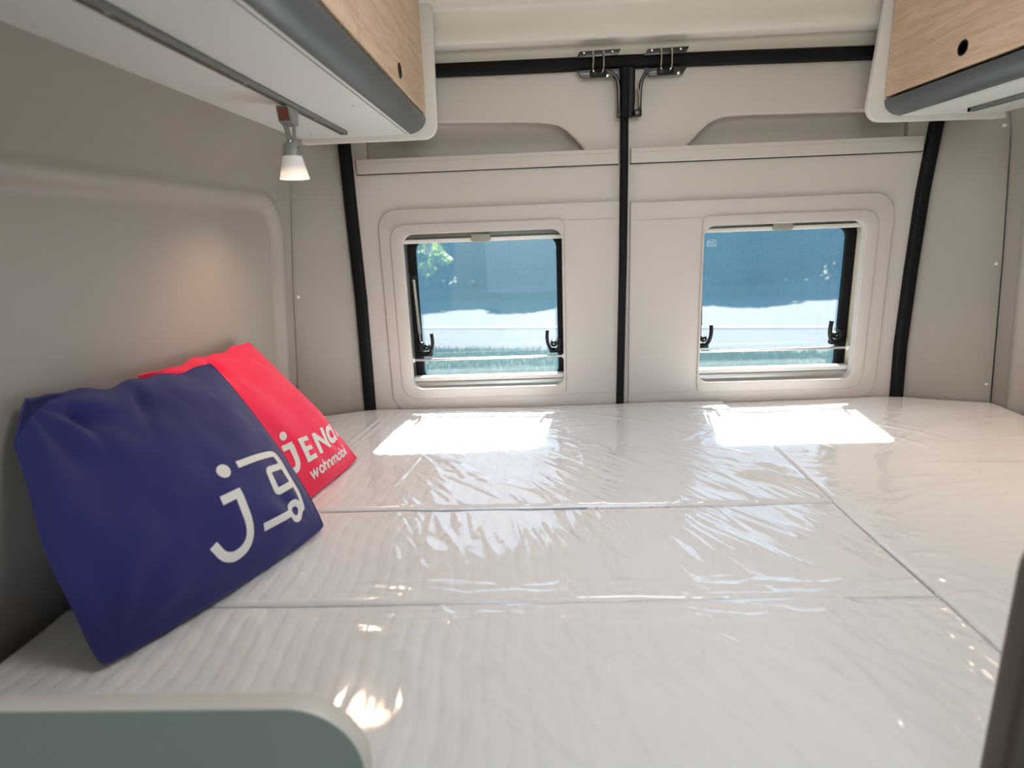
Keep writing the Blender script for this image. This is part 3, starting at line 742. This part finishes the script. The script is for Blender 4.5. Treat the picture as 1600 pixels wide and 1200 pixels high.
cushion('wide rear mattress cushion in clear film against the doors', -.712, .5598, 1.069, None, .9025, 'y', fold_rear, 1)
cushion('middle mattress cushion strip in clear film', -.706, .5598, .7646, 1.0682, .900, 'y', fold_mid, 2)
cushion('front mattress cushion in clear film nearest the camera', -.706, .5598, .456, .7638, .900, 'y', fold_front, 3)
cushion('long mattress cushion in clear film beside the right wall', .561, 1.280, .456, None, .901, 'x', fold_right, 4)

# ------------------------------------------------------------------ cushions (pillows) leaning on the left wall
BLUE = dict(c=[(-.552, .632, .906), (-.396, .991, .906), (-.60, 1.068, 1.203), (-.694, .742, 1.23)], T=.060, seed=3, pin=(-.045, -.055, -.06, .02))
RED = dict(c=[(-.505, .955, .906), (-.432, 1.335, .906), (-.668, 1.365, 1.19), (-.682, .972, 1.205)], T=.058, seed=8, pin=(-.01, -.045, -.04, .01))
def surf(P, u, v, side=1, lift=0):
    u = np.asarray(u, float).ravel(); v = np.asarray(v, float).ravel()
    c = [np.array(q) for q in P['c']]
    pl, pr, pb, pt = P['pin']
    eu = np.clip(4 * v * (1 - v), 0, 1) ** .7; ev = np.clip(4 * u * (1 - u), 0, 1) ** .7
    uu = u + (pl * (1 - u) ** 2 - pr * u ** 2) * eu; vv = v + (pb * (1 - v) ** 2 - pt * v ** 2) * ev
    wob = P['seed'] * 1.7
    vv = vv + (.010 * np.sin(u * 15 + wob) + .008 * np.sin(u * 31 + wob)) * v ** 6 * ev; uu = uu + .006 * np.sin(v * 13 + wob) * (1 - u) ** 6 * eu
    B = c[0] * ((1 - uu) * (1 - vv))[:, None] + c[1] * (uu * (1 - vv))[:, None] + c[2] * (uu * vv)[:, None] + c[3] * ((1 - uu) * vv)[:, None]
    n = np.cross(c[1] - c[0], c[3] - c[0]); n /= np.linalg.norm(n)
    s = np.clip(np.sin(np.pi * np.clip(u, 0, 1)) * np.sin(np.pi * np.clip(v, 0, 1)), 0, 1)
    h = P['T'] * s ** .72; sd = P['seed']
    w = .008 * vnoise(u * 5 + sd, v * 3.2 + sd, sd) + .004 * vnoise(u * 11 + v * 4, v * 7 - u * 3, sd + 1)
    for (cu, cv, amp, k, r0) in ((.06, .97, .011, 9, .17), (.05, .05, .004, 10, .2), (.95, .05, .003, 12, .2)):
        r = np.hypot(u - cu, v - cv); a = np.arctan2(v - cv, u - cu)
        w = w + amp * np.sin(a * k + sd) * np.exp(-(r - r0) ** 2 / .02)
    # gathered folds hanging from the upper edge
    w = w - .016 * np.exp(-((u - .50 + .25 * (1 - v)) / .035) ** 2) * np.exp(-((v - .93) / .16) ** 2)
    w = w - .015 * np.exp(-((u - .17 - .3 * (1 - v)) / .03) ** 2) * np.exp(-((v - .90) / .15) ** 2)
    h = h * side + w * np.clip(s * 3, 0, 1) * (1 if side > 0 else .5) + lift
    Q = B + n * h[:, None]
    lo = .9075
    Q[:, 2] = np.where(Q[:, 2] < lo + .01, lo + .01 * np.exp((Q[:, 2] - lo - .01) / .01), Q[:, 2])
    # never through the wall lining
    xw = np.interp(Q[:, 2], [.9, 1.0, 1.3, 1.56], [-.716, -.692, -.668, -.640]) + .004
    Q[:, 0] = np.maximum(Q[:, 0], xw)
    return Q

def pillow(P, name, label, m):
    n = 110
    g = (1 - np.cos(np.linspace(0, np.pi, n))) / 2 * .55 + np.linspace(0, 1, n) * .45
    U, V = np.meshgrid(g, g)
    A = gridmesh('a', surf(P, U, V, 1), n, n); B = gridmesh('b', surf(P, U, V, -1), n, n, flip=True)
    me = join('pillow', [A, B])
    bm = bmesh.new(); bm.from_mesh(me); bmesh.ops.remove_doubles(bm, verts=bm.verts, dist=2e-5); bm.to_mesh(me); bm.free(); smooth(me, 80)
    o = empty(name, (float(P['c'][0][0]), float(P['c'][0][1]), .905), label, 'cushion')
    part('cushion_cover', me, m, o)
    # stitched seam all round
    t = np.linspace(0, 1, 60)
    e = np.concatenate([np.stack([t, 0 * t], 1), np.stack([0 * t[1:] + 1, t[1:]], 1), np.stack([1 - t[1:], 0 * t[1:] + 1], 1), np.stack([0 * t[1:-1], 1 - t[1:-1]], 1)])
    q = surf(P, e[:, 0], e[:, 1]); 
    part('seam', sweep('seam', [tuple(p) for p in q], circ(.0016, 6), (.3, .2, 1), closed=True), m, o)
    return o

def printed(P, shapes, parent, name, label=None):
    V, F = [], []
    for sh in shapes:
        if sh[0] == 'dot':
            _, cx, cy, r = sh; k = len(V); V.append((cx, cy))
            for ri in (1, 2, 3):
                for a in range(28): V.append((cx + r * ri / 3 * math.cos(a * math.tau / 28), cy + r * ri / 3 * math.sin(a * math.tau / 28)))
            for a in range(28): F.append((k, k + 1 + a, k + 1 + (a + 1) % 28))
            for ri in range(2):
                for a in range(28):
                    p = k + 1 + ri * 28; F.append((p + a, p + 28 + a, p + 28 + (a + 1) % 28, p + (a + 1) % 28))
        else:
            _, pts, wd = sh[:3]; cyc = len(sh) > 3
            P0 = [np.array(p, float) for p in pts]
            if cyc: P0.append(P0[0])
            R = [P0[0]]
            for a, b in zip(P0[:-1], P0[1:]):
                m_ = max(1, int(np.linalg.norm(b - a) / .012))
                for i in range(1, m_ + 1): R.append(a + (b - a) * i / m_)
            k = len(V); m_ = len(R)
            for i in range(m_):
                a = R[max(i - 1, 0)] if not cyc or i > 0 else R[-2]; b = R[min(i + 1, m_ - 1)] if not cyc or i < m_ - 1 else R[1]
                t1 = (R[i] - a); t2 = (b - R[i]); 
                t1 = t1 / (np.linalg.norm(t1) or 1); t2 = t2 / (np.linalg.norm(t2) or 1)
                t = t1 + t2; t /= np.linalg.norm(t); cosh = max(.55, t.dot(t2 if i < m_ - 1 else t1))
                nn = np.array([-t[1], t[0]]) * wd / 2 / cosh
                for q in (-1, -.33, .33, 1): V.append(tuple(R[i] + nn * q))
            for i in range(m_ - 1):
                for q in range(3): F.append((k + i * 4 + q, k + i * 4 + 4 + q, k + i * 4 + 5 + q, k + i * 4 + 1 + q))
    V = np.clip(np.array(V), .004, .996)
    Q = surf(P, V[:, 0], V[:, 1], 1, .0009)
    me = mesh(name, Q, F, 80)
    part(name, me, MAT['print'], parent, **({'label': label} if label else {}))

def arc(cx, cy, r, a0, a1, n=12, sy=1): return [(cx + r * math.cos(math.radians(a0 + (a1 - a0) * i / n)), cy + sy * r * math.sin(math.radians(a0 + (a1 - a0) * i / n))) for i in range(n + 1)]
def rnd(pts, k=4):
    """round the corners of a polyline"""
    out = [pts[0]]
    for i in range(1, len(pts) - 1):
        a, b, c = map(np.array, (pts[i - 1], pts[i], pts[i + 1]))
        p = b + (a - b) * .35; q = b + (c - b) * .35
        for j in range(k + 1):
            t = j / k; out.append(tuple((1 - t) ** 2 * p + 2 * t * (1 - t) * b + t * t * q))
    out.append(pts[-1]); return out
pb = pillow(BLUE, 'blue_cushion', 'dark blue square cushion with white letter and line emblem, leaning in front', MAT['blue'])
pr = pillow(RED, 'red_cushion', 'red square cushion with white lettering, leaning behind the blue one', MAT['red'])
printed(BLUE, [('dot', .588, .471, .030),
    ('s', [(.518, .364), (.611, .364)], .036),
    ('s', [q[:2] for q in curve3([(.594, .360, 0), (.591, .304, 0), (.589, .235, 0), (.577, .190, 0), (.545, .160, 0), (.496, .152, 0), (.456, .174, 0), (.433, .226, 0)], 6)], .036)], pb, 'letter_print', 'white letter j')
printed(BLUE, [('s', rnd([(.660, .473), (.766, .469), (.850, .462), (.900, .452), (.906, .400), (.908, .300), (.916, .225), (.904, .165), (.880, .160)]), .031),
    ('s', rnd([(.908, .384), (.850, .390), (.793, .395), (.785, .340), (.786, .290), (.830, .288), (.908, .285)]), .031),
    ('s', arc(.850, .172, .035, 0, 360, 24)[:-1], .029, 1),
    ('s', [(.655, .190), (.818, .178)], .031)], pb, 'line_emblem_print', 'white line drawing of a camper')
printed(RED, [('dot', .440, .389, .023), ('s', [(.398, .332), (.472, .325)], .032),
    ('s', [q[:2] for q in curve3([(.460, .325, 0), (.451, .265, 0), (.440, .228, 0), (.417, .204, 0), (.385, .202, 0), (.352, .222, 0)], 5)], .033),
    ('s', [(.528, .333), (.519, .193)], .032), ('s', [(.528, .319), (.607, .310)], .026), ('s', [(.524, .263), (.592, .257)], .025), ('s', [(.519, .208), (.590, .202)], .026),
    ('s', [(.670, .314), (.645, .193)], .031), ('s', [(.668, .305), (.742, .200)], .031), ('s', [(.766, .314), (.738, .191)], .031),
    ('s', arc(.835, .246, .040, 0, 360, 24)[:-1], .030, 1), ('s', [(.893, .302), (.884, .192)], .030),
    ('s', [(.950, .300), (.945, .20)], .030), ('s', arc(.985, .262, .036, 170, 80, 6), .028)], pr, 'large_lettering', 'large white lettering')
def glyphs(txt, ox, oy, dx, dy, s, sp=.34, wd=.30):
    """simple rounded stroke letters; x-height 1"""
    hr = .42
    G = {'w': (1.35, [[(0, 1), (.36, 0), (.68, .95), (1.0, 0), (1.35, 1)]]), 'o': (.95, [arc(.47, .5, .45, 0, 360, 16)]),
         'h': (.82, [[(0, 0), (0, 1.55)], [(0, .5)] + arc(.41, .55, .41, 180, 0, 8) + [(.82, 0)]]),
         'n': (.82, [[(0, 0), (0, 1)], [(0, .5)] + arc(.41, .55, .41, 180, 0, 8) + [(.82, 0)]]),
         'm': (1.35, [[(0, 0), (0, 1)], [(0, .5)] + arc(.34, .62, .34, 180, 0, 8) + [(.68, 0)], [(.68, .5)] + arc(1.02, .62, .34, 180, 0, 8) + [(1.36, 0)]]),
         'b': (.92, [[(0, 0), (0, 1.55)], arc(.46, .5, .45, 0, 360, 16)]), 'i': (.0, [[(0, 0), (0, 1)], [(0, 1.32), (0, 1.56)]]), 'l': (.0, [[(0, 0), (0, 1.55)]]),
         'e': (.95, [[(.05, .5), (.9, .5)] + arc(.47, .5, .45, 0, 300, 14)])}
    out = []; x = 0
    for ch in txt:
        w, st = G[ch]
        for p in st: out.append(('s', [(ox + (x + a + b * .06) * s * dx - b * s * dy * .9, oy + (x + a) * s * dy + b * s * .95) for a, b in p], wd * s))
        x += w + sp + .06
    return out
printed(RED, glyphs('wohnmobil', .486, .108, 1.0, -.055, .0415), pr, 'small_lettering', 'small white lettering')

# ------------------------------------------------------------------ foreground: partition board at the foot of the bed, wardrobe side
pn = empty('partition_board', (-.45, .4445, 0), 'pale grey partition board with rounded corner at the near end of the bed', 'partition')
ol = [(-.73, .02), (-.164, .02), (-.164, .949)] + [(-.230 + .066 * math.cos(a), .954 + .066 * math.sin(a)) for a in np.linspace(0, math.pi / 2, 12)] + [(-.73, 1.020)]
part('board', plate('board', ol, [], .4365, .4525, .0015), MAT['board'], pn)
ed = [(-.1635, .4445, .03), (-.1635, .4445, .949)] + [(-.230 + .0665 * math.cos(a), .4445, .954 + .0665 * math.sin(a)) for a in np.linspace(0.02, math.pi / 2, 14)] + [(-.50, .4445, 1.0200), (-.728, .4445, 1.0208)]
part('edge_band', sweep('edge_band', ed, rprof(.0022, .0190, .001, 2)), MAT['boardedge'], pn)
wd_ = empty('wardrobe_side', (.56, .44, 0), 'brown wardrobe side panel with rounded edge at the right foot of the bed', 'wardrobe')
part('side_panel', plate('side_panel', rrect(.3845, .78, .02, 1.19, (.002, .002, .01, .05), 10), [], .419, .4525, .010, 5), MAT['post'], wd_)
part('front_trim', bevelbox('front_trim', .426, .772, .4105, .4185, .03, 1.14, .002), MAT['post'], wd_)
part('plinth', bevelbox('plinth', .405, .775, .422, .450, .0, .0198, .001), MAT['blackpl'], wd_)

# ------------------------------------------------------------------ outside
TH = math.radians(-11.1); SD = np.array([math.cos(TH), math.sin(TH)]); TD = np.array([-math.sin(TH), math.cos(TH)]); GZ = -.55
def E2(s, t): p = SD * s + TD * t; return float(p[0]), float(p[1])
def strip(name, t0, t1, z, m, s0=-40, s1=40, ns=120, nt=24, amp=.0, kind='structure', **kw):
    S, T = np.meshgrid(np.linspace(s0, s1, ns), np.linspace(t0, t1, nt))
    X = SD[0] * S + TD[0] * T; Y = SD[1] * S + TD[1] * T; Z = z + amp * vnoise(S * .8, T * .8, 3)
    return link(name, gridmesh(name, np.stack([X, Y, Z], -1).reshape(-1, 3), ns, nt), m, kind=kind, **kw)
strip('ground', -30, 60, GZ - .06, MAT['ground'], -60, 60, 60, 60)
strip('ground_verge', 2.6, 9.75, GZ, MAT['ground'], amp=.03)
strip('ground_gravel', 9.7, 12.05, GZ + .004, MAT['gravel'], amp=.012)
strip('road', 12.0, 17.3, GZ + .02, MAT['road'], amp=.0)
strip('road_marking', 12.12, 12.26, GZ + .024, MAT['line'], nt=2)
strip('ground_far_verge', 17.25, 30, GZ + .03, MAT['ground'], amp=.05)

def blades(name, n, s0, s1, t0, t1, h, wd, m, label, zb=GZ):
    s = RNG.uniform(s0, s1, n); t = RNG.uniform(t0, t1, n); a = RNG.uniform(0, math.tau, n); hh = h * RNG.uniform(.4, 1.2, n)
    x = SD[0] * s + TD[0] * t; y = SD[1] * s + TD[1] * t
    dx = np.cos(a) * wd; dy = np.sin(a) * wd; lx = RNG.normal(0, .35, n) * hh; ly = RNG.normal(0, .35, n) * hh
    z = np.full(n, zb - .01)
    P = np.stack([np.stack([x - dx, y - dy, z], 1), np.stack([x + dx, y + dy, z], 1), np.stack([x + lx, y + ly, z + hh], 1)], 1).reshape(-1, 3)
    F = np.arange(n * 3, dtype=np.int32)
    me = bpy.data.meshes.new(name); me.vertices.add(n * 3); me.vertices.foreach_set('co', P.astype(np.float32).ravel())
    me.loops.add(n * 3); me.loops.foreach_set('vertex_index', F); me.polygons.add(n); me.polygons.foreach_set('loop_start', np.arange(0, n * 3, 3, dtype=np.int32))
    me.update(calc_edges=True)
    return link(name, me, m, label=label, cat='grass', kind='stuff')
blades('grass', 60000, -5, 7, 6.5, 9.8, .10, .010, MAT['grassblade'], 'short sunlit green grass between the van and the gravel')
blades('grass', 20000, -9, 14, 17.3, 18.6, .22, .020, MAT['grassblade'], 'taller grass at the foot of the far trees', GZ + .03)

def leafcloud(name, n, blobs, size, m):
    """leaf quads, each folded along its middle, scattered near the surface of blobs (cx,cy,cz,rx,ry,rz)"""
    k = RNG.integers(0, len(blobs), n); B = np.array(blobs)[k]
    d = RNG.normal(size=(n, 3)); d /= np.linalg.norm(d, axis=1)[:, None]
    r = RNG.uniform(.45, 1.0, n) ** .6
    c = B[:, :3] + d * B[:, 3:] * r[:, None]
    nn = RNG.normal(size=(n, 3)) * .7 + d; nn /= np.linalg.norm(nn, axis=1)[:, None]
    a = np.cross(nn, RNG.normal(size=(n, 3))); a /= np.linalg.norm(a, axis=1)[:, None]; b = np.cross(nn, a)
    s = size * RNG.uniform(.6, 1.25, n)[:, None]
    P = np.stack([c - a * s, c - b * s * .45 + nn * s * .12, c + a * s, c + b * s * .45 + nn * s * .12], 1).reshape(-1, 3)
    me = bpy.data.meshes.new(name); me.vertices.add(n * 4); me.vertices.foreach_set('co', P.astype(np.float32).ravel())
    me.loops.add(n * 4); me.loops.foreach_set('vertex_index', np.arange(n * 4, dtype=np.int32)); me.polygons.add(n)
    me.polygons.foreach_set('loop_start', np.arange(0, n * 4, 4, dtype=np.int32)); me.update(calc_edges=True)
    me.materials.append(m); return me
TREES = []
for v in range(3):
    blobs = [(0, 0, 1.0, 1.6, 1.1, 1.1)] + [(random.uniform(-1.1, 1.1), random.uniform(-.7, .7), random.uniform(.6, 4.2), random.uniform(.6, 1.1), random.uniform(.6, .9), random.uniform(.5, .9)) for _ in range(14)]
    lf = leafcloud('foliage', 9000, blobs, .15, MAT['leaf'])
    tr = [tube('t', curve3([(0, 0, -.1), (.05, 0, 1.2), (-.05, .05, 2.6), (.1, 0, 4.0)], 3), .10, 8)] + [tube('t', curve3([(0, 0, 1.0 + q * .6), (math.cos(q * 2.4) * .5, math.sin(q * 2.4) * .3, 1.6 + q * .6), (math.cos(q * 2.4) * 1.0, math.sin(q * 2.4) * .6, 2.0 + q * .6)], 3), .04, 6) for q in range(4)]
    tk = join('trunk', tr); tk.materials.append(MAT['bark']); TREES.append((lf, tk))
i = 0
for (t, s0, s1, ds, sc) in ((19.6, -9.5, 13.0, 2.0, .95), (22.5, -12, 16, 2.6, 1.3)):
    s = s0
    while s < s1:
        x, y = E2(s + random.uniform(-.3, .3), t + random.uniform(-.5, .5))
        row = 'front row' if t < 21 else 'rear row'
        T_ = empty('hedgerow_tree', (x, y, GZ + .03), 'dark leafy tree in the %s of trees across the road' % row, 'tree', 'trees across the road, ' + row)
        k = sc * random.uniform(.85, 1.15); T_.scale = (k * 1.1, k, k); T_.rotation_euler.z = random.uniform(-.5, .5)
        lf, tk = TREES[i % 3]; i += 1
        link('foliage', lf, None, T_)['kind'] = 'stuff'; link('trunk', tk, None, T_)
        s += ds
# young tree reaching into view on the left
yt = empty('young_roadside_tree', (-2.3, 7.4, GZ), 'young tree with sunlit yellow-green leaves, upper left of left window', 'tree')
part('trunk', join('trunk', [tube('t', curve3([(-2.3, 7.4, GZ - .05), (-2.25, 7.4, .6), (-2.2, 7.35, 1.6), (-2.25, 7.3, 2.6)], 4), .05, 8),
    tube('t', curve3([(-2.22, 7.37, 1.2), (-1.7, 7.2, 1.7), (-1.25, 7.1, 1.62), (-.95, 7.05, 1.40)], 4), .014, 6), tube('t', curve3([(-2.2, 7.35, 1.6), (-1.8, 7.3, 2.1), (-1.3, 7.2, 2.1)], 4), .014, 6)]), MAT['bark'], yt)
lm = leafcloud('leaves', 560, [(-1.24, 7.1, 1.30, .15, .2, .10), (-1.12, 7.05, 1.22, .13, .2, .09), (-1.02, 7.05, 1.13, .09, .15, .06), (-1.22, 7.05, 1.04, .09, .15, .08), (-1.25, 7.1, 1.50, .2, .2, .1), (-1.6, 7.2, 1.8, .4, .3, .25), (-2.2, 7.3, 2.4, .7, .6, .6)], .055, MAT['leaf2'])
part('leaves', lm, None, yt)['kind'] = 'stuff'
